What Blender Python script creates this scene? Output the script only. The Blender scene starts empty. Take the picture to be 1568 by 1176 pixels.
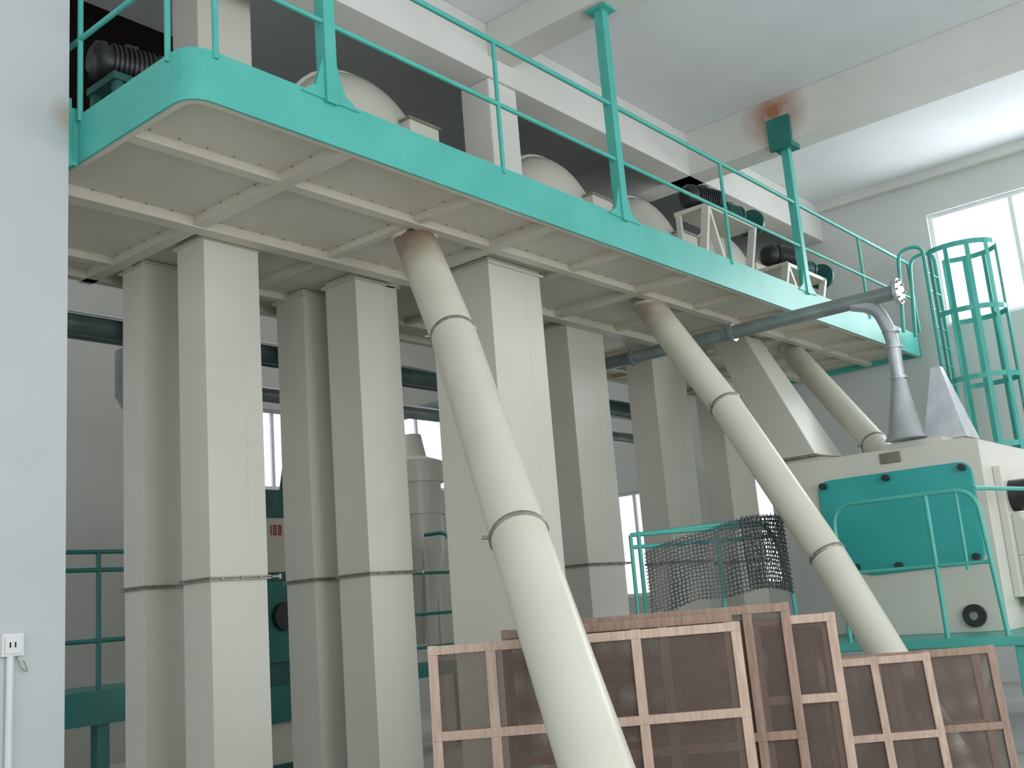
import bpy, bmesh, math, random
from mathutils import Vector as V, Matrix
random.seed(4)
# ------------------------------------------------------------------ materials
def new_mat(name):
    m=bpy.data.materials.new(name); m.use_nodes=True
    nt=m.node_tree; nt.nodes.clear()
    o=nt.nodes.new('ShaderNodeOutputMaterial'); b=nt.nodes.new('ShaderNodeBsdfPrincipled')
    nt.links.new(b.outputs[0],o.inputs[0]); return m,nt,b,o
def srgb(c):
    return tuple(((x/255)/12.92 if x/255<=0.04045 else ((x/255+0.055)/1.055)**2.4) for x in c)+(1,)
def paint(name,c1,c2=None,rough=.5,scale=1.5,bump=.0,metal=0.,detail=4,bscale=40,streak=False,spec=.5):
    m,nt,b,o=new_mat(name); L=nt.links.new
    tc=nt.nodes.new('ShaderNodeTexCoord'); n=nt.nodes.new('ShaderNodeTexNoise')
    n.inputs['Scale'].default_value=scale; n.inputs['Detail'].default_value=detail
    if streak:
        mp=nt.nodes.new('ShaderNodeMapping'); mp.inputs['Scale'].default_value=(6,6,.6)
        L(tc.outputs['Object'],mp.inputs[0]); L(mp.outputs[0],n.inputs['Vector'])
    else: L(tc.outputs['Object'],n.inputs['Vector'])
    r=nt.nodes.new('ShaderNodeValToRGB'); r.color_ramp.elements[0].position=.3; r.color_ramp.elements[1].position=.7
    r.color_ramp.elements[0].color=srgb(c2 or c1); r.color_ramp.elements[1].color=srgb(c1)
    L(n.outputs['Fac'],r.inputs[0]); L(r.outputs[0],b.inputs['Base Color'])
    b.inputs['Roughness'].default_value=rough; b.inputs['Metallic'].default_value=metal
    b.inputs['Specular IOR Level'].default_value=spec
    if bump:
        n2=nt.nodes.new('ShaderNodeTexNoise'); n2.inputs['Scale'].default_value=bscale
        L(tc.outputs['Object'],n2.inputs['Vector'])
        bp=nt.nodes.new('ShaderNodeBump'); bp.inputs['Strength'].default_value=bump; bp.inputs['Distance'].default_value=.01
        L(n2.outputs['Fac'],bp.inputs['Height']); L(bp.outputs[0],b.inputs['Normal'])
    return m
def stain(m,centre,rad,col,strength=.9):
    """rust stain around a point (object space == world space)"""
    nt=m.node_tree; L=nt.links.new
    b=[n for n in nt.nodes if n.type=='BSDF_PRINCIPLED'][0]
    src=b.inputs['Base Color'].links[0].from_socket
    tc=nt.nodes.new('ShaderNodeTexCoord'); d=nt.nodes.new('ShaderNodeVectorMath'); d.operation='DISTANCE'
    ns=nt.nodes.new('ShaderNodeTexNoise'); ns.inputs['Scale'].default_value=6
    L(tc.outputs['Object'],ns.inputs['Vector'])
    L(tc.outputs['Object'],d.inputs[0]); d.inputs[1].default_value=centre
    mr=nt.nodes.new('ShaderNodeMapRange'); mr.inputs['From Min'].default_value=rad; mr.inputs['From Max'].default_value=rad*.2
    mr.inputs['To Max'].default_value=strength
    L(d.outputs['Value'],mr.inputs[0])
    mu=nt.nodes.new('ShaderNodeMath'); mu.operation='MULTIPLY'; L(mr.outputs[0],mu.inputs[0])
    m2=nt.nodes.new('ShaderNodeMath'); m2.operation='MULTIPLY'; m2.inputs[1].default_value=1.9; m2.use_clamp=True
    L(ns.outputs['Fac'],m2.inputs[0]); L(m2.outputs[0],mu.inputs[1])
    mx=nt.nodes.new('ShaderNodeMix'); mx.data_type='RGBA'
    L(mu.outputs[0],mx.inputs[0]); L(src,mx.inputs[6]); mx.inputs[7].default_value=srgb(col)
    L(mx.outputs[2],b.inputs['Base Color'])
CREAM=paint('cream_painted_steel',(206,205,194),(199,198,186),.34,.7)
CREAM_D=paint('cream_steel_under',(202,198,182),(195,190,174),.42,1.0)
PIPEC=paint('cream_pipe_paint',(208,206,190),(201,199,183),.34,2)
stain(PIPEC,(6.3,6.1,4.75),.62,(118,84,52)); stain(PIPEC,(9.98,6.05,4.75),.5,(140,105,70),.7)
TEAL=paint('teal_paint',(80,176,164),(68,164,152),.4,2.5)
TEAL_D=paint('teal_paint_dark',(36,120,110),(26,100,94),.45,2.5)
TEALP=paint('teal_panel_paint',(46,166,160),(36,154,149),.4,1.5)
CONC=paint('white_plastered_concrete',(214,214,209),(205,204,198),.9,1.0,.08,spec=.2)
stain(CONC,(12.1,5.2,7.5),.5,(150,95,50),.9)
WALLL=paint('white_wall_plaster',(190,195,196),(183,188,188),.85,.8,.08,spec=.2)
stain(WALLL,(3.33,6.42,5.1),.16,(160,120,80),.5)
CEIL=paint('ceiling_paint',(222,226,228),(213,217,219),.9,.7,.05,spec=.1)
WALLB=paint('grey_wall_plaster',(190,190,184),(180,180,173),.9,.6,.08,spec=.2)
WALLE=paint('end_wall_plaster',(208,211,208),(198,201,197),.9,.6,.08,spec=.2)
SHADEW=paint('painted_shade_backdrop',(38,33,28),(26,23,20),.9,1.2,.1,spec=.05)  # near-black brown paints in the shade behind the upper deck
FLOORM=paint('concrete_floor',(186,186,182),(168,168,164),.8,1.0,.15)
SILVER=paint('galvanised_steel',(192,195,198),(166,170,173),.32,5,metal=.5)
GPIPE=paint('grey_green_pipe',(140,151,148),(116,129,127),.28,4,metal=.3)
DPIPE=paint('dark_green_pipe',(74,96,92),(58,78,75),.35,4,metal=.2)
STEEL=paint('flange_steel',(160,157,148),(128,124,114),.4,20,metal=.5)
BLACK=paint('black_motor_enamel',(44,46,46),(28,30,30),.4,6)
MOTG=paint('motor_green_enamel',(36,98,90),(26,76,72),.4,6)
WOOD=paint('pale_wood',(198,176,160),(176,150,132),.75,9,.1,streak=True)
WOODD=paint('old_brown_wood',(166,142,126),(140,116,100),.8,7,.1,streak=True)
WFRAME=paint('white_window_frame',(228,232,234),(220,224,226),.5,3)
RED=paint('red_sign_paint',(190,50,44),(170,40,36),.6,3)
PLAST=paint('white_plastic',(214,216,214),(206,208,206),.35,3)
GREYP=paint('grey_plate',(130,124,110),(110,104,92),.5,5)
TARP=paint('plastic_sheet',(206,211,214),(180,186,190),.25,6)
HOLE=paint('dark_opening',(20,20,20),(12,12,12),.8,3)

def wire_mat(name,c,pitch,w):
    m,nt,b,o=new_mat(name); L=nt.links.new
    b.inputs['Base Color'].default_value=srgb(c); b.inputs['Roughness'].default_value=.6; b.inputs['Metallic'].default_value=.2
    uv=nt.nodes.new('ShaderNodeUVMap'); s=nt.nodes.new('ShaderNodeSeparateXYZ'); L(uv.outputs[0],s.inputs[0])
    outs=[]
    for i in (0,1):
        d=nt.nodes.new('ShaderNodeMath'); d.operation='DIVIDE'; d.inputs[1].default_value=pitch; L(s.outputs[i],d.inputs[0])
        fr=nt.nodes.new('ShaderNodeMath'); fr.operation='FRACT'; L(d.outputs[0],fr.inputs[0])
        lt=nt.nodes.new('ShaderNodeMath'); lt.operation='LESS_THAN'; lt.inputs[1].default_value=w; L(fr.outputs[0],lt.inputs[0]); outs.append(lt)
    mx=nt.nodes.new('ShaderNodeMath'); mx.operation='MAXIMUM'; L(outs[0].outputs[0],mx.inputs[0]); L(outs[1].outputs[0],mx.inputs[1])
    t=nt.nodes.new('ShaderNodeBsdfTransparent'); ms=nt.nodes.new('ShaderNodeMixShader')
    L(mx.outputs[0],ms.inputs[0]); L(t.outputs[0],ms.inputs[1]); L(b.outputs[0],ms.inputs[2]); L(ms.outputs[0],o.inputs[0])
    return m
WIRE=wire_mat('woven_wire_mesh',(96,80,70),.0085,.43)
def net_mat():
    m,nt,b,o=new_mat('black_plastic_net'); L=nt.links.new
    b.inputs['Base Color'].default_value=srgb((40,46,46)); b.inputs['Roughness'].default_value=.4
    uv=nt.nodes.new('ShaderNodeUVMap'); v=nt.nodes.new('ShaderNodeTexVoronoi'); v.feature='DISTANCE_TO_EDGE'
    v.inputs['Scale'].default_value=26; v.inputs['Randomness'].default_value=.3; L(uv.outputs[0],v.inputs['Vector'])
    lt=nt.nodes.new('ShaderNodeMath'); lt.operation='LESS_THAN'; lt.inputs[1].default_value=.16; L(v.outputs['Distance'],lt.inputs[0])
    t=nt.nodes.new('ShaderNodeBsdfTransparent'); ms=nt.nodes.new('ShaderNodeMixShader')
    L(lt.outputs[0],ms.inputs[0]); L(t.outputs[0],ms.inputs[1]); L(b.outputs[0],ms.inputs[2]); L(ms.outputs[0],o.inputs[0])
    return m
NET=net_mat()
# ------------------------------------------------------------------ mesh builder
class B:
    def __init__(s,name,bevel=0):
        s.name=name; s.bm=bmesh.new(); s.mats=[]; s.bevel=bevel; s.uv=s.bm.loops.layers.uv.new('UVMap')
    def mi(s,m):
        if m not in s.mats: s.mats.append(m)
        return s.mats.index(m)
    def face(s,vs,m,smooth=False):
        try: f=s.bm.faces.new(vs)
        except ValueError: return None
        f.material_index=s.mi(m); f.smooth=smooth; return f
    def hexa(s,p,m):
        v=[s.bm.verts.new(q) for q in p]
        for i in ((0,3,2,1),(4,5,6,7),(0,1,5,4),(1,2,6,5),(2,3,7,6),(3,0,4,7)): s.face([v[j] for j in i],m)
    def box(s,x0,x1,y0,y1,z0,z1,m):
        s.hexa([(x0,y0,z0),(x1,y0,z0),(x1,y1,z0),(x0,y1,z0),(x0,y0,z1),(x1,y0,z1),(x1,y1,z1),(x0,y1,z1)],m)
    def frustum(s,a,za,b,zb,m):
        """a,b = (x0,x1,y0,y1) rectangles"""
        q=lambda r,z:[(r[0],r[2],z),(r[1],r[2],z),(r[1],r[3],z),(r[0],r[3],z)]
        s.hexa(q(a,za)+q(b,zb),m)
    def bar(s,p0,p1,w,h,m,up=(0,0,1)):
        p0=V(p0);p1=V(p1);d=(p1-p0).normalized();u=V(up)
        if abs(d.dot(u))>.98: u=V((1,0,0))
        a=d.cross(u).normalized()*w/2; b=a.normalized().cross(d).normalized()*h/2
        s.hexa([p0-a-b,p0+a-b,p1+a-b,p1-a-b,p0-a+b,p0+a+b,p1+a+b,p1-a+b],m)
    def prism(s,poly,off,m):
        off=V(off); a=[s.bm.verts.new(V(p)) for p in poly]; b=[s.bm.verts.new(V(p)+off) for p in poly]
        s.face(a,m); s.face(b[::-1],m); n=len(a)
        for i in range(n): s.face([a[i],a[(i+1)%n],b[(i+1)%n],b[i]],m)
    def tube(s,pts,r,m,seg=14,closed=False,caps=True):
        pts=[V(p) for p in pts]; n=len(pts); rs=r if isinstance(r,(list,tuple)) else [r]*n
        T=[]
        for i in range(n):
            if closed: t=pts[(i+1)%n]-pts[i-1]
            elif i==0: t=pts[1]-pts[0]
            elif i==n-1: t=pts[-1]-pts[-2]
            else: t=(pts[i+1]-pts[i]).normalized()+(pts[i]-pts[i-1]).normalized()
            T.append(t.normalized() if t.length>1e-9 else (T[-1] if T else V((0,0,1))))
        u=V((0,0,1)) if abs(T[0].z)<.9 else V((1,0,0))
        u=(u-T[0]*u.dot(T[0])).normalized(); rings=[]
        for i in range(n):
            u=(u-T[i]*u.dot(T[i])).normalized(); w=T[i].cross(u)
            rings.append([s.bm.verts.new(pts[i]+(u*math.cos(2*math.pi*k/seg)+w*math.sin(2*math.pi*k/seg))*rs[i]) for k in range(seg)])
        for i in range(n if closed else n-1):
            A=rings[i];C=rings[(i+1)%n]
            for k in range(seg): s.face([A[k],A[(k+1)%seg],C[(k+1)%seg],C[k]],m,True)
        if caps and not closed:
            for rg in (rings[0][::-1],rings[-1]): s.face([s.bm.verts.new(v.co) for v in rg],m)
    def cyl(s,p0,p1,r,m,seg=24): s.tube([p0,p1],r,m,seg)
    def drumprof(s,c,d,prof,m,seg=40):
        """surface of revolution with crisp steps: prof=[(t,r),...]"""
        c=V(c); d=V(d).normalized()
        for (t0,r0),(t1,r1) in zip(prof,prof[1:]):
            if abs(t1-t0)<1e-6: t1=t0+.001
            s.tube([c+d*t0,c+d*t1],[r0,r1],m,seg,caps=False)
        for t,r in (prof[0],prof[-1]): s.tube([c+d*t,c+d*(t+.001)],r,m,seg)
    def quad(s,p,m,su,sv):
        v=[s.bm.verts.new(V(q)) for q in p]; f=s.face(v,m)
        for l,c in zip(f.loops,((0,0),(su,0),(su,sv),(0,sv))): l[s.uv].uv=c
    def done(s,parent=None,recalc=True):
        if recalc: bmesh.ops.recalc_face_normals(s.bm,faces=s.bm.faces[:])
        me=bpy.data.meshes.new(s.name); s.bm.to_mesh(me); s.bm.free()
        for m in s.mats: me.materials.append(m)
        o=bpy.data.objects.new(s.name,me); bpy.context.collection.objects.link(o)
        if s.bevel:
            md=o.modifiers.new('bevel','BEVEL'); md.width=s.bevel; md.segments=2; md.limit_method='ANGLE'; md.angle_limit=math.radians(50)
        if parent: o.parent=parent
        return o
def fillet(pts,r,n=6):
    pts=[V(p) for p in pts]; out=[pts[0]]
    for i in range(1,len(pts)-1):
        a=(pts[i-1]-pts[i]); b=(pts[i+1]-pts[i]); rr=min(r,a.length*.49,b.length*.49)
        p0=pts[i]+a.normalized()*rr; p2=pts[i]+b.normalized()*rr
        for k in range(n+1):
            t=k/n; out.append(p0*(1-t)**2+pts[i]*2*t*(1-t)+p2*t*t)
    out.append(pts[-1]); return out
# ------------------------------------------------------------------ room shell
def wall_holes(name,axis,c0,c1,ua,ub,za,zb,holes,m):
    b=B(name); us=sorted({ua,ub,*[h[0] for h in holes],*[h[1] for h in holes]}); zs=sorted({za,zb,*[h[2] for h in holes],*[h[3] for h in holes]})
    for i in range(len(us)-1):
        for j in range(len(zs)-1):
            um=(us[i]+us[i+1])/2; zm=(zs[j]+zs[j+1])/2
            if any(h[0]<um<h[1] and h[2]<zm<h[3] for h in holes): continue
            if axis=='x': b.box(c0,c1,us[i],us[i+1],zs[j],zs[j+1],m)
            else: b.box(us[i],us[i+1],c0,c1,zs[j],zs[j+1],m)
    return b.done()
def window(n,axis,c,u0,u1,z0,z1,nu=2,zbar=None):
    b=B('window_%d'%n); t=.06
    def bx(a,bb,z,zz,d=.05):
        if axis=='x': b.box(c-d/2,c+d/2,a,bb,z,zz,WFRAME)
        else: b.box(a,bb,c-d/2,c+d/2,z,zz,WFRAME)
    bx(u0,u1,z0,z0+t);bx(u0,u1,z1-t,z1);bx(u0,u0+t,z0+t,z1-t);bx(u1-t,u1,z0+t,z1-t)
    for i in range(1,nu):
        u=u0+(u1-u0)*i/nu; bx(u-.03,u+.03,z0+t,z1-t,.045)
    if zbar: bx(u0+t,u1-t,zbar-.025,zbar+.025,.04)
    b.done()
CZ=7.72
b=B('floor'); b.box(-6,16.8,-6,14,-.15,0,FLOORM); b.done()
b=B('ceiling'); b.box(-6,16.8,-6,14,CZ,CZ+.15,CEIL); b.done()
H=[(1.2,4.82,5.25,7.05),(1.2,3.75,1.0,3.62),(8.0,8.75,1.6,3.5),(10.2,11.4,1.6,3.5)]
wall_holes('wall_end','x',16.4,16.65,-6,13.5,0,CZ,H,WALLE)
for i,h in enumerate(H): window(i+1,'x',16.5,h[0],h[1],h[2],h[3],3 if h[1]-h[0]>2 else 2,None)
HB=[(9.0,11.2,3.7,5.0),(13.0,15.2,3.8,5.2)]
wall_holes('wall_back','y',13.5,13.75,-6,16.65,0,CZ,HB,WALLB)
for i,h in enumerate(HB): window(i+5,'y',13.6,*h,3)
b=B('wall_left'); b.box(-2,3.33,6.42,6.75,0,CZ,WALLL); b.done()
b=B('shade_backdrop_upper'); b.box(3.5,16.4,8.9,9.0,5.0,CZ,SHADEW); b.done()  # added backdrop, coloured dark to stand in for unlit depth above the deck
b=B('ceiling_beam_cross',.01); b.box(12.1,12.5,-6,13.5,7.1,CZ,CONC); b.done()
b=B('ceiling_beam_cross',.01); b.box(8.0,8.4,-6,6.5,7.34,CZ,CONC); b.done()
b=B('ceiling_beam_cross',.01); b.box(4.0,4.4,-6,6.5,7.34,CZ,CONC); b.done()
b=B('ceiling_beam_long',.01); b.box(3.4,16.4,6.5,6.9,7.1,CZ,CONC); b.done()
b=B('trim_1'); b.box(16.25,16.4,-6,6.5,CZ-.14,CZ,CONC); b.done()
b=B('concrete_column',.015); b.box(8.0,8.46,6.53,6.93,5.0,7.1,CONC); b.done()
b=B('wall_pilaster',.01); b.box(5.6,6.1,13.2,13.5,0,CZ,CONC); b.done()
# ------------------------------------------------------------------ platform
PX0,PX1,PY0,PY1=3.42,16.1,5.14,8.85
ZD=4.885
outl=fillet([(PX0,PY1,0),(PX0,PY0,0),(PX1,PY0,0)],.2,10)
inner=fillet([(PX0+.012,PY1,0),(PX0+.012,PY0+.012,0),(PX1-.01,PY0+.012,0)],.19,10)
b=B('steel_platform')
b.prism([(p.x,p.y,ZD) for p in inner]+[(PX1-.01,PY1,ZD)],(0,0,.1),CREAM_D)
def strip(bb,pts,z0,z1,t,m):
    n=len(pts); L=[];Rr=[]
    for i in range(n):
        a=pts[max(i-1,0)];c=pts[min(i+1,n-1)];d=(c-a).normalized(); nn=V((-d.y,d.x,0))*t
        L.append(pts[i]); Rr.append(pts[i]+nn)
    q=lambda p,z:(p.x,p.y,z)
    for i in range(n-1):
        l0,l1,r0,r1=L[i],L[i+1],Rr[i],Rr[i+1]
        for fq in ((q(l0,z0),q(l1,z0),q(l1,z1),q(l0,z1)),(q(r1,z0),q(r0,z0),q(r0,z1),q(r1,z1)),(q(l0,z1),q(l1,z1),q(r1,z1),q(r0,z1)),(q(r0,z0),q(r1,z0),q(l1,z0),q(l0,z0))):
            bb.face([bb.bm.verts.new(v) for v in fq],m)
strip(b,outl,4.8,5.15,.02,TEAL)
strip(b,fillet([(PX0+.02,PY1,0),(PX0+.02,PY0+.02,0),(PX1,PY0+.02,0)],.19,10),4.803,ZD,.05,CREAM_D)
b.box(PX1-.02,PX1,PY0,PY1,4.8,5.15,TEAL)
for x in (4.75,7.12,9.5,11.9,14.3): b.box(x-.06,x+.06,PY0+.07,PY1,4.81,ZD,CREAM_D)
for x in (6.13,8.3,10.7,13.1,15.2): b.box(x-.04,x+.04,PY0+.07,PY1,4.83,ZD,CREAM_D)
for y,w,z in ((5.95,.05,4.82),(7.08,.07,4.80),(8.3,.05,4.82),(PY1-.1,.05,4.81)): b.box(PX0+.07,PX1-.02,y-w,y+w,z,ZD,CREAM_D)
for x in (4.75,6.13,7.12,8.3):
    for y in [5.3+.22*i for i in range(15)]: b.cyl((x-.075,y,ZD-.01),(x-.075,y,ZD),.007,STEEL,6)
for y in (5.95,7.08):
    for x in [3.6+.22*i for i in range(40)]: b.cyl((x,y-.09,ZD-.01),(x,y-.09,ZD),.007,STEEL,6)
for x in (4.55,8.17,12.22):
    b.prism([(x-.26,PY0-.012,5.12),(x-.13,PY0-.012,5.21),(x-.065,PY0-.012,5.42),(x+.065,PY0-.012,5.42),(x+.13,PY0-.012,5.21),(x+.26,PY0-.012,5.12)],(0,.03,0),TEAL)
b.done()
b=B('platform_railing')
for z,r in ((6.3,.024),(5.72,.02)):
    end=[(PX1+.1,PY0,z)] if z<6 else [(PX1+.06,PY0,6.3),(PX1+.1,PY0,5.2)]
    b.tube(fillet([(PX0,PY1,z),(PX0,PY0,z),(PX1-.05 if z>6 else PX1,PY0,z)]+end,.2,6),r,TEAL,10)
for x in (3.62,6.4,10.28,14.2): b.cyl((x,PY0+.0,5.1),(x,PY0,6.3),.02,TEAL,10)
for y in (5.36,6.44,7.6): b.cyl((PX0,y,5.1),(PX0,y,6.3),.02,TEAL,10)
for x in (4.55,8.17,12.22):
    b.box(x-.05,x+.05,PY0-.03,PY0+.07,5.1,7.03 if x>12 else 7.31,TEAL)
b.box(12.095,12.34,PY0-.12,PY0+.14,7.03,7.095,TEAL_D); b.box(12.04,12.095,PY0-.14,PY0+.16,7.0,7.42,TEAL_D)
for x in (4.55,8.17): b.box(x-.1,x+.1,PY0-.1,PY0+.14,7.31,7.335,TEAL)
b.box(3.335,3.36,6.44,6.56,4.75,5.25,TEAL); b.box(3.36,3.42,6.47,6.53,4.78,5.2,TEAL)
b.done()
# ------------------------------------------------------------------ square spouts
def spout(x0,x1,y0,y1,zf=2.0,zt=4.88,flange=True,name='square_spout_column'):
    b=B(name,.008)
    e=.006
    b.box(x0+e,x1-e,y0+e,y1-e,0,zf,CREAM); b.box(x0,x1,y0,y1,zf,zt,CREAM)
    b.box(x0-.03,x1+.03,y0-.03,y1+.03,zt-.07,zt-.045,CREAM_D)
    if flange:
        b.box(x0-.02,x1+.02,y0-.02,y1+.02,zf-.016,zf-.002,STEEL); b.box(x0-.02,x1+.02,y0-.02,y1+.02,zf+.003,zf+.016,STEEL)
        b.cyl((x1+.02,y0-.02,zf),(x1+.09,y0-.04,zf),.012,STEEL,8); b.cyl((x1+.09,y0-.04,zf-.02),(x1+.09,y0-.04,zf+.02),.014,STEEL,8)
        for i in range(3):
            xx=x0+(x1-x0)*(i+.5)/3; b.cyl((xx,y0-.03,zf),(xx,y0-.015,zf),.012,STEEL,6)
    b.box(x0+(x1-x0)*.68,x0+(x1-x0)*.68+.004,y0-.002,y0,zf+.05,zt-.08,CREAM)
    return b.done()
spout(4.93,5.48,7.23,7.62); spout(4.9,5.45,8.13,8.45)
spout(6.67,7.22,7.30,7.74); spout(6.6,7.15,8.0,8.43)
spout(7.37,8.15,6.2,6.97,flange=False,zf=1.2)
spout(9.86,10.6,7.16,7.5); spout(11.96,12.8,7.33,7.75); spout(14.57,15.4,7.78,8.2)
b=B('square_duct',.012); b.box(4.93,5.5,7.25,7.65,4.99,CZ,CREAM); b.box(4.9,5.53,7.22,7.68,6.1,6.13,STEEL); b.done()
# ------------------------------------------------------------------ round spout pipes
def clamp(b,p,d,r):
    d=V(d).normalized(); p=V(p)
    b.tube([p-d*.02,p-d*.008,p+d*.008,p+d*.02],[r+.004,r+.011,r+.011,r+.004],STEEL,28)
    s=d.cross(V((0,0,1))).normalized(); b.cyl(p+s*(r+.0),p+s*(r+.05),.012,STEEL,8)
def pipe(pts,r,name='round_spout_pipe'):
    b=B(name); pts=[V(p) for p in pts]
    for i in range(len(pts)-1):
        d=(pts[i+1]-pts[i]); dn=d.normalized()
        b.tube([pts[i]-dn*.03, pts[i]+d*.5, pts[i+1]+dn*.03],r,PIPEC,40)
        if i>0: clamp(b,pts[i],d,r)
    d=pts[1]-pts[0]; b.tube([(pts[0].x,pts[0].y,4.885),pts[0]+d.normalized()*.02],[r+.02,r],PIPEC,32)
    b.tube([(pts[0].x,pts[0].y,4.80),(pts[0].x,pts[0].y,4.83)],r+.03,CREAM_D,32)
    return b
b=pipe([(6.36,6.17,4.82),(5.88,5.35,3.68),(5.00,4.13,2.02),(3.80,2.53,0)],.178); b.done()
b=pipe([(10.0,6.1,4.82),(9.78,5.17,3.47),(9.39,4.12,1.84),(9.02,3.1,0)],.165); b.done()
b=pipe([(13.85,6.2,4.82),(12.25,4.60,3.12),(12.0,4.4,2.9)],.155); b.done()
b=B('rectangular_chute',.01)
b.frustum((12.46,12.95,6.2,6.68),4.86,(11.3,12.1,4.93,5.42),3.0,CREAM)
b.box(12.4,13.0,6.14,6.74,4.72,4.75,CREAM)
b.box(11.26,12.14,4.89,5.46,2.98,3.01,STEEL)
b.frustum((11.3,12.1,4.93,5.42),2.98,(11.25,12.2,4.5,5.0),2.9,CREAM)
b.done()
# ------------------------------------------------------------------ drum cleaner machine
b=B('grain_cleaning_machine',.02)
b.prism([(11,3.1,1.0),(11,3.1,2.86),(11,3.25,2.9),(11,4.9,2.9),(11,5.28,2.92),(11,5.02,2.66),(11,4.95,2.45),(11,4.9,2.0),(11,4.7,1.55),(11,4.5,1.3),(11,4.35,1.0)],(2.3,0,0),CREAM)
pl=fillet([(10.97,3.2,2.3),(10.97,3.2,2.66),(10.97,4.82,2.66),(10.97,4.82,2.1),(10.97,4.45,1.62),(10.97,3.2,1.66),(10.97,3.2,2.2)],.14,4)
b.prism(pl,(.04,0,0),TEALP)
for y,z in ((3.28,2.6),(4.05,2.6),(4.74,2.6),(3.28,1.72),(4.05,1.7),(4.5,1.72)):
    b.cyl((10.9,y,z),(10.97,y,z),.035,BLACK,14)
b.box(10.98,11,3.88,4.1,2.75,2.86,GREYP)
b.cyl((10.95,3.4,1.16),(11.0,3.4,1.16),.11,BLACK); b.cyl((10.94,3.4,1.16),(10.96,3.4,1.16),.04,STEEL)
b.box(10.1,13.6,2.7,5.2,.92,1.0,TEAL)
for x in (10.2,13.4):
    for y in (2.8,5.1): b.box(x-.05,x+.05,y-.05,y+.05,0,.92,TEAL)
b.frustum((11.1,11.4,3.6,4.0),.3,(10.98,11.5,3.3,4.4),.93,CREAM)
b.box(11.3,12.9,3.02,3.1,1.3,2.6,CREAM)
b.cyl((11.55,2.82,2.3),(11.55,3.02,2.3),.16,BLACK); b.cyl((11.55,2.7,2.3),(11.55,2.82,2.3),.1,STEEL)
b.frustum((11.4,12.8,2.7,3.02),1.7,(11.4,12.8,2.95,3.02),2.12,CREAM)
b.box(11.4,12.8,2.75,3.02,1.2,1.7,CREAM)
b.done()
b=B('machine_guard_railing')
b.tube(fillet([(10.2,4.36,1.0),(10.2,4.36,2.33),(10.2,2.98,2.33),(10.2,2.9,1.0)],.22,8),.022,TEAL,10)
b.tube([(10.2,4.36,1.66),(10.2,2.93,1.66)],.018,TEAL,8)
b.cyl((10.2,3.43,1.0),(10.2,3.43,2.33),.022,TEAL,10)
b.cyl((10.2,3.15,1.6),(10.2,3.15,2.33),.016,TEAL,10)
b.tube(fillet([(10.2,2.98,2.33),(11.6,2.72,2.33),(13.4,2.72,2.33)],.1),.02,TEAL,8)
b.cyl((11.3,2.76,1.0),(11.3,2.76,2.33),.02,TEAL,8)
b.done()
# ------------------------------------------------------------------ aspiration pipe
b=B('aspiration_pipe')
b.tube([(11,13.3,4.53),(11,3.66,4.53)],.08,GPIPE,20)
b.cyl((11,3.62,4.53),(11,3.66,4.53),.14,SILVER); 
for k in range(8):
    a=k*math.pi/4; b.cyl((11+.115*math.cos(a),3.6,4.53+.115*math.sin(a)),(11+.115*math.cos(a),3.68,4.53+.115*math.sin(a)),.012,STEEL,6)
dr=fillet([(11,4.15,4.5),(11,3.9,4.42),(11,3.78,4.1),(11,3.78,3.6)],.25,6)
b.tube(dr,.068,SILVER,18)
for z in (4.12,3.95,3.62): b.tube([(11,3.78,z-.012),(11,3.78,z+.012)],.09,SILVER,20)
b.tube([(11,3.78,3.6),(11,3.80,3.02),(11,3.80,2.97)],[.07,.18,.21],SILVER,24)
b.box(11.02,11.5,3.45,4.05,2.9,2.95,CREAM)
for y in (5.6,7.0,9.6): b.tube([(11,y-.02,4.53),(11,y+.02,4.53)],.11,GPIPE,20)
b.done()
b=B('aspiration_pipe')
b.tube([(6.0,9.7,4.2),(16.3,9.7,4.2)],.09,GPIPE,16); b.tube([(3.6,8.65,4.35),(9.5,8.65,4.35)],.1,DPIPE,16)
b.tube([(3.6,9.3,4.55),(15.5,9.3,4.55)],.14,DPIPE,18)
b.tube([(6.3,10.4,4.7),(6.3,10.4,4.2),(6.3,10.4,3.75)],[.32,.32,.08],GPIPE,24)
b.tube(fillet([(8.2,9.3,4.5),(8.2,9.6,4.1),(8.2,10.2,3.9),(8.2,10.4,3.15)],.25),.1,DPIPE,16)
b.tube(fillet([(6.9,9.7,4.2),(6.9,9.7,3.6),(6.7,9.9,3.2),(6.7,9.9,0)],.2),.09,SILVER,16)
b.done()
b=B('service_hopper_cone',.005); b.frustum((11.35,11.8,3.3,3.75),2.95,(11.5,11.6,3.5,3.6),3.75,TARP); b.done()
# ------------------------------------------------------------------ ladder with safety cage
b=B('caged_ladder')
lx,ly=15.3,4.55
for sx in (-.24,.24):
    b.tube(fillet([(lx+sx,ly,1.0),(lx+sx,ly,6.2),(lx+sx,ly+.35,6.2),(lx+sx,ly+.45,5.0)],.18),.026,TEAL,10)
for i in range(18): b.cyl((lx-.24,ly,1.2+.27*i),(lx+.24,ly,1.2+.27*i),.014,TEAL,8)
def cpt(a,z): return (lx+.43*math.cos(a),ly-.42+.5*math.sin(a) ,z)
angs=[math.radians(140+ (400-140)*k/16) for k in range(17)]
for z in (6.03,5.1,4.15,3.2,2.3):
    P=[V(cpt(a,z)) for a in angs]
    for i in range(16): b.bar(P[i],P[i+1],.014,.07,TEAL)
for k in range(0,17,2): b.bar(cpt(angs[k],2.3),cpt(angs[k],6.05),.06,.012,TEAL,up=(math.cos(angs[k]),math.sin(angs[k]),0))
b.done()
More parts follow.
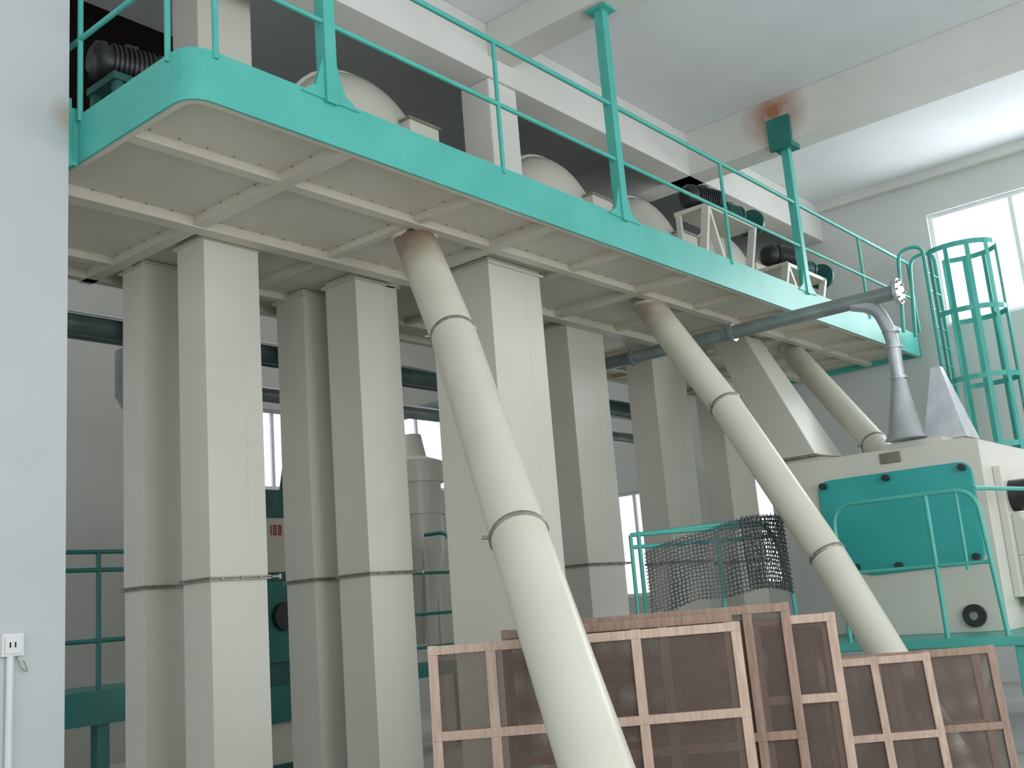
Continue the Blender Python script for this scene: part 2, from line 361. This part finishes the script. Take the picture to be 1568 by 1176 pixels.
# ------------------------------------------------------------------ motors and drums on deck
def motor(b,c,d,L=.42,r=.13,m=BLACK):
    c=V(c);d=V(d).normalized()
    b.tube([c-d*L/2,c+d*L/2],r*.86,m,24)
    for k in range(9):
        t=-L*.3+L*.6*k/8; b.tube([c+d*(t-.008),c+d*(t+.008)],r,m,24)
    b.tube([c+d*L*.42,c+d*L*.5,c+d*L*.56],[r,r,r*.8],MOTG,24)
    b.tube([c-d*L*.42,c-d*L*.55,c-d*L*.62],[r,r*.95,r*.6],m,24)
    b.cyl(c+d*L*.5,c+d*L*.72,.025,STEEL,12)
    u=V((0,0,1)); b.bar(c+u*r*.75-d*.05,c+u*r*.75+d*.05,.11,r*.7,m)
    b.bar(c-u*(r+.01)-d*.16,c-u*(r+.01)+d*.16,.26,.03,m)
def motor_unit(x,z,y=5.75):
    b=B('belt_drive_motor')
    motor(b,(x,y,z),(1,-.25,0),.5,.15)
    motor(b,(x+.62,y+.0,z-.05),(1,-.25,0),.34,.14,MOTG)
    b.box(x-.3,x+.95,y-.2,y+.25,z-.22,z-.17,CREAM)
    for sx in (-.28,.9):
        b.bar((x+sx,y-.17,z-.2),(x+sx+ (.4 if sx<0 else -.4),y-.17,5.0),.05,.09,CREAM,up=(0,1,0))
        b.bar((x+sx,y+.2,z-.2),(x+sx,y+.2,5.0),.06,.05,CREAM)
    b.bar((x-.3,y-.19,z-.2),(x-.6,y-.19,5.0),.05,.09,CREAM,up=(0,1,0))
    b.tube([(x+1.0,y-.1,z-.1),(x+1.05,y-.1,z-.1)],.18,MOTG,24)
    b.done()
motor_unit(10.95,6.22); motor_unit(12.95,5.9)
b=B('belt_drive_motor'); motor(b,(4.1,6.95,5.95),(1,-.2,0),.5,.16); b.box(3.85,4.5,6.75,7.15,5.71,5.77,MOTG)
for x in (3.9,4.45):
    for y in (6.79,7.11): b.box(x-.03,x+.03,y-.03,y+.03,4.99,5.71,MOTG)
b.done()
def drum(x,y,r=.93,L=1.4,zc=6.1):
    b=B('rotary_drum_separator')
    dome=[(y-.02+.4*(1-math.cos(a)),r*math.sin(a)) for a in [math.radians(90*k/10) for k in range(2,11)]]
    b.tube([(x,t,zc) for t,_ in dome],[q for _,q in dome],CREAM,44)
    y2=y+.36
    b.drumprof((x,y2,zc),(0,1,0),[(0,r),(.0,r+.03),(.07,r+.03),(.07,r),(.5,r),(.5,r+.025),(.55,r+.025),(.55,r),(L-.3,r)],CREAM)
    b.cyl((x,y-.14,zc),(x,y+.02,zc),.12,STEEL)
    b.frustum((x-r*.5,x+r*.5,y+.4,y+L-.1),5.0,(x-r*.9,x+r*.9,y+.4,y+L),zc-.15,CREAM)
    b.box(x+.3,x+.72,y-.1,y+.3,zc-.1,zc+r*.42,CREAM); b.box(x+.28,x+.74,y-.12,y+.32,zc+r*.42,zc+r*.45,STEEL)
    b.done()
for x in (6.85,10.0,12.1,14.3): drum(x,7.0)
# ------------------------------------------------------------------ wooden sieve frames
def sieve(p0,p1,h,posts=(0,.5,1),rails=(.0,.5,1.0),lean=.08,m=WOOD,w=.055,name='wooden_sieve_frame',meshm=WIRE):
    b=B(name,.003); p0=V((p0[0],p0[1],0));p1=V((p1[0],p1[1],0)); d=(p1-p0); L=d.length; dn=d.normalized()
    nrm=V((-dn.y,dn.x,0)); 
    if nrm.x<0: nrm=-nrm       # away from the camera
    up=(V((0,0,h))+nrm*lean); un=up.normalized(); fw=dn.cross(un).normalized()
    base=lambda s,t: p0-nrm*lean+dn*L*s+up*t
    for s in posts:
        ss=min(max(s,w/2/L),1-w/2/L); b.bar(base(ss,0),base(ss,1),w,.035,m,up=fw)
    for t in rails:
        tt=min(max(t,w/2/h),1-w/2/h)
        b.bar(base(0,tt)+fw*.002,base(1,tt)+fw*.002,.04,w*.9,m)
    b.quad([base(0.01,.01)+fw*.0,base(.99,.01),base(.99,.99),base(0.01,.99)],meshm,L,h)
    return b.done()
sieve((4.40,4.37),(5.52,3.00),1.42,(0,.2,.46,.665,1),(0,.33,.655,1))
sieve((4.85,4.2),(5.62,3.1),1.47,(0,.35,.7,1),(0,.5,1),m=WOODD)
sieve((5.25,3.95),(6.0,2.92),1.50,(0,.4,.8,1),(0,.5,1),m=WOODD)
sieve((5.62,3.5),(6.18,2.72),1.42,(0,.5,1),(0,.35,.66,1),m=WOOD)
sieve((5.75,3.55),(6.27,2.8),1.39,(0,.5,1),(0,.35,.66,1),m=WOODD)
sieve((5.9,3.6),(6.35,2.85),1.36,(0,.6,1),(0,.5,1),m=WOODD)
sieve((7.0,3.72),(7.65,2.96),1.07,(0,.5,1),(0,.5,1),m=WOODD,lean=.1)
sieve((7.2,3.35),(7.70,2.74),1.06,(0,.5,1),(0,.5,1),m=WOOD,lean=.15)
sieve((7.6,3.05),(8.07,2.41),1.07,(0,.4,1),(0,.5,1),m=WOODD,lean=.12)
sieve((7.75,3.3),(8.3,2.6),1.04,(0,.5,1),(0,.5,1),m=WOODD,lean=.12)
# ------------------------------------------------------------------ netted guard rail
b=B('netted_guard_railing')
A=V((8.87,5.9,0));E=V((9.74,4.84,0)); d=(E-A)
for z in (2.2,2.08,1.3): b.tube([(A.x,A.y,z),(E.x,E.y,z)],.02,TEAL,8)
b.tube(fillet([(A.x,A.y,2.2),(E.x,E.y,2.25),(E.x+.14,E.y-.1,1.6),(E.x+.14,E.y-.1,0)],.25),.022,TEAL,8)
for s in (0,.06,.62): b.cyl((A.x+d.x*s,A.y+d.y*s,0),(A.x+d.x*s,A.y+d.y*s,2.2),.02,TEAL,8)
n=40;k=14; dn=d.normalized(); nn=V((-.77,-.63,0)); 
for layer in range(2):
    grid=[]
    for i in range(n+1):
        row=[]
        for j in range(k+1):
            s=i/n;t=j/k; p=A+d*(.08+1.02*s); z=2.02+.02*math.sin(s*9+layer)+.26*min(1,s*1.6)-t*(.62+.14*s+.02*math.sin(s*13))
            off=.04+.02*math.sin(s*17+t*3+layer*2)*t+.012*math.sin(s*31+layer)*t+.05*t+layer*.04
            row.append(b.bm.verts.new(p+nn*off+V((0,0,z))))
        grid.append(row)
    for i in range(n):
        if layer and i<n*.7: continue
        for j in range(k):
            f=b.face([grid[i][j],grid[i+1][j],grid[i+1][j+1],grid[i][j+1]],NET,True)
            for l,(a_,c_) in zip(f.loops,((i,j),(i+1,j),(i+1,j+1),(i,j+1))): l[b.uv].uv=(a_/n*1.4+layer*3.3,c_/k*.7)
b.done(recalc=False)
# ------------------------------------------------------------------ background items
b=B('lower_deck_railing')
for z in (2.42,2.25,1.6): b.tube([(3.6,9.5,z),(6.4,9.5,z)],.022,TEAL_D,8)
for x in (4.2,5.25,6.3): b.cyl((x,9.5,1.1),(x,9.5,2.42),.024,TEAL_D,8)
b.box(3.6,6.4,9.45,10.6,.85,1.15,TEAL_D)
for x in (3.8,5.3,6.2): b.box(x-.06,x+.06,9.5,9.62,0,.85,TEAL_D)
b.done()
b=B('roller_mill',.02)
b.box(7.3,8.7,10,11,.7,3.15,MOTG); b.box(7.5,8.5,9.97,9.995,2.2,2.82,CREAM_D); b.box(7.5,8.5,9.96,9.995,1.2,2.1,TEAL_D); b.box(7.4,8.6,10.05,10.9,.1,.7,CREAM_D); b.box(7.25,8.75,9.95,11.05,.55,.95,TEAL_D)
b.cyl((7.75,9.9,1.7),(7.75,9.97,1.7),.16,BLACK); b.box(7.35,8.65,10.05,10.95,0,.1,MOTG)
for i,ch in enumerate('106'):
    x=7.58+i*.07
    b.box(x+.03,x+.04,9.955,9.968,2.62,2.74,RED)
    if ch!='1': b.box(x+.0,x+.01,9.955,9.968,2.62,2.74,RED); b.box(x,x+.04,9.955,9.968,2.62,2.635,RED); b.box(x,x+.04,9.955,9.968,2.725,2.74,RED)
b.done()
b=B('lower_deck_railing')
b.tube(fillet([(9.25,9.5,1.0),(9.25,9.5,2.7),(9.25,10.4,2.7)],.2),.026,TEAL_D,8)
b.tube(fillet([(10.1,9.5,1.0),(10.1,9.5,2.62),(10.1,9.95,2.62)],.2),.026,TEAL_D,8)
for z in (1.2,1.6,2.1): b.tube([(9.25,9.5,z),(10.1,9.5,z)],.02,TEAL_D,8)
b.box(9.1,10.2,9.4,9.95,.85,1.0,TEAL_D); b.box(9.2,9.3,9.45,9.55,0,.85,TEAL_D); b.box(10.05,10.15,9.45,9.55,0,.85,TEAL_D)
b.done()
b=B('cyclone_separator')
b.drumprof((10.6,10.6,0),(0,0,1),[(1.2,.12),(2.5,.38),(2.95,.38),(2.95,.41),(3.0,.41),(3.0,.38),(3.4,.38),(3.4,.42),(3.7,.42),(3.78,.2),(4.1,.14)],CREAM,28)
for a in (0,2.1,4.2): b.cyl((10.6+.36*math.cos(a),10.6+.36*math.sin(a),0),(10.6+.36*math.cos(a),10.6+.36*math.sin(a),2.6),.03,CREAM,8)
b.done()
b=B('wall_socket',.004); b.box(2.93,3.06,6.385,6.42,1.55,1.68,PLAST); b.box(2.945,3.045,6.375,6.386,1.565,1.665,PLAST)
b.box(2.97,2.978,6.372,6.376,1.6,1.63,HOLE); b.box(3.0,3.008,6.372,6.376,1.6,1.63,HOLE)
b.cyl((2.985,6.4,0),(2.985,6.4,1.55),.022,PLAST,12)
b.tube(fillet([(3.02,6.4,1.55),(3.05,6.39,1.47),(3.09,6.39,1.45),(3.06,6.39,1.52)],.02),.003,GREYP,6)
b.done()
# ------------------------------------------------------------------ light
w=bpy.data.worlds.new('World'); bpy.context.scene.world=w; w.use_nodes=True
bg=w.node_tree.nodes['Background']; bg.inputs[0].default_value=(.94,.97,1.0,1); bg.inputs[1].default_value=1.6
def area(name,loc,tgt,sx,sy,e,c=(1,1,1)):
    l=bpy.data.lights.new(name,'AREA'); l.shape='RECTANGLE'; l.size=sx; l.size_y=sy; l.energy=e; l.color=c
    o=bpy.data.objects.new(name,l); o.location=loc; o.rotation_euler=(V(tgt)-V(loc)).to_track_quat('-Z','Y').to_euler(); bpy.context.collection.objects.link(o)
area('daylight_window_row',(6,-5.5,3.4),(7,6,3.2),12,4,380,(.93,.97,1))
area('daylight_end_window',(16.9,3,6.1),(9,4,4.5),3.4,1.7,160,(.93,.97,1))
area('added_fill_rear_bay',(9,11.2,7.6),(9,11.2,0),12,2,160,(.96,.98,1))  # added fill, no known fixture; brightens the back wall behind the columns
# ------------------------------------------------------------------ camera
f=1622.2;pi_,ro,a=[math.radians(t) for t in (11.846,4.640,39.273)]
F=V((math.cos(pi_)*math.cos(a),math.cos(pi_)*math.sin(a),math.sin(pi_)))
r=V((math.sin(a),-math.cos(a),0)); u=r.cross(F)
R=math.cos(ro)*r-math.sin(ro)*u; U=math.sin(ro)*r+math.cos(ro)*u
M=Matrix(((R.x,U.x,-F.x,0),(R.y,U.y,-F.y,0),(R.z,U.z,-F.z,1.6),(0,0,0,1)))
cam=bpy.data.cameras.new('camera'); cam.sensor_width=36; cam.lens=36*f/1568; cam.clip_start=.05
co=bpy.data.objects.new('camera',cam); co.matrix_world=M; bpy.context.collection.objects.link(co); bpy.context.scene.camera=co
bpy.context.scene.view_settings.view_transform='Standard'
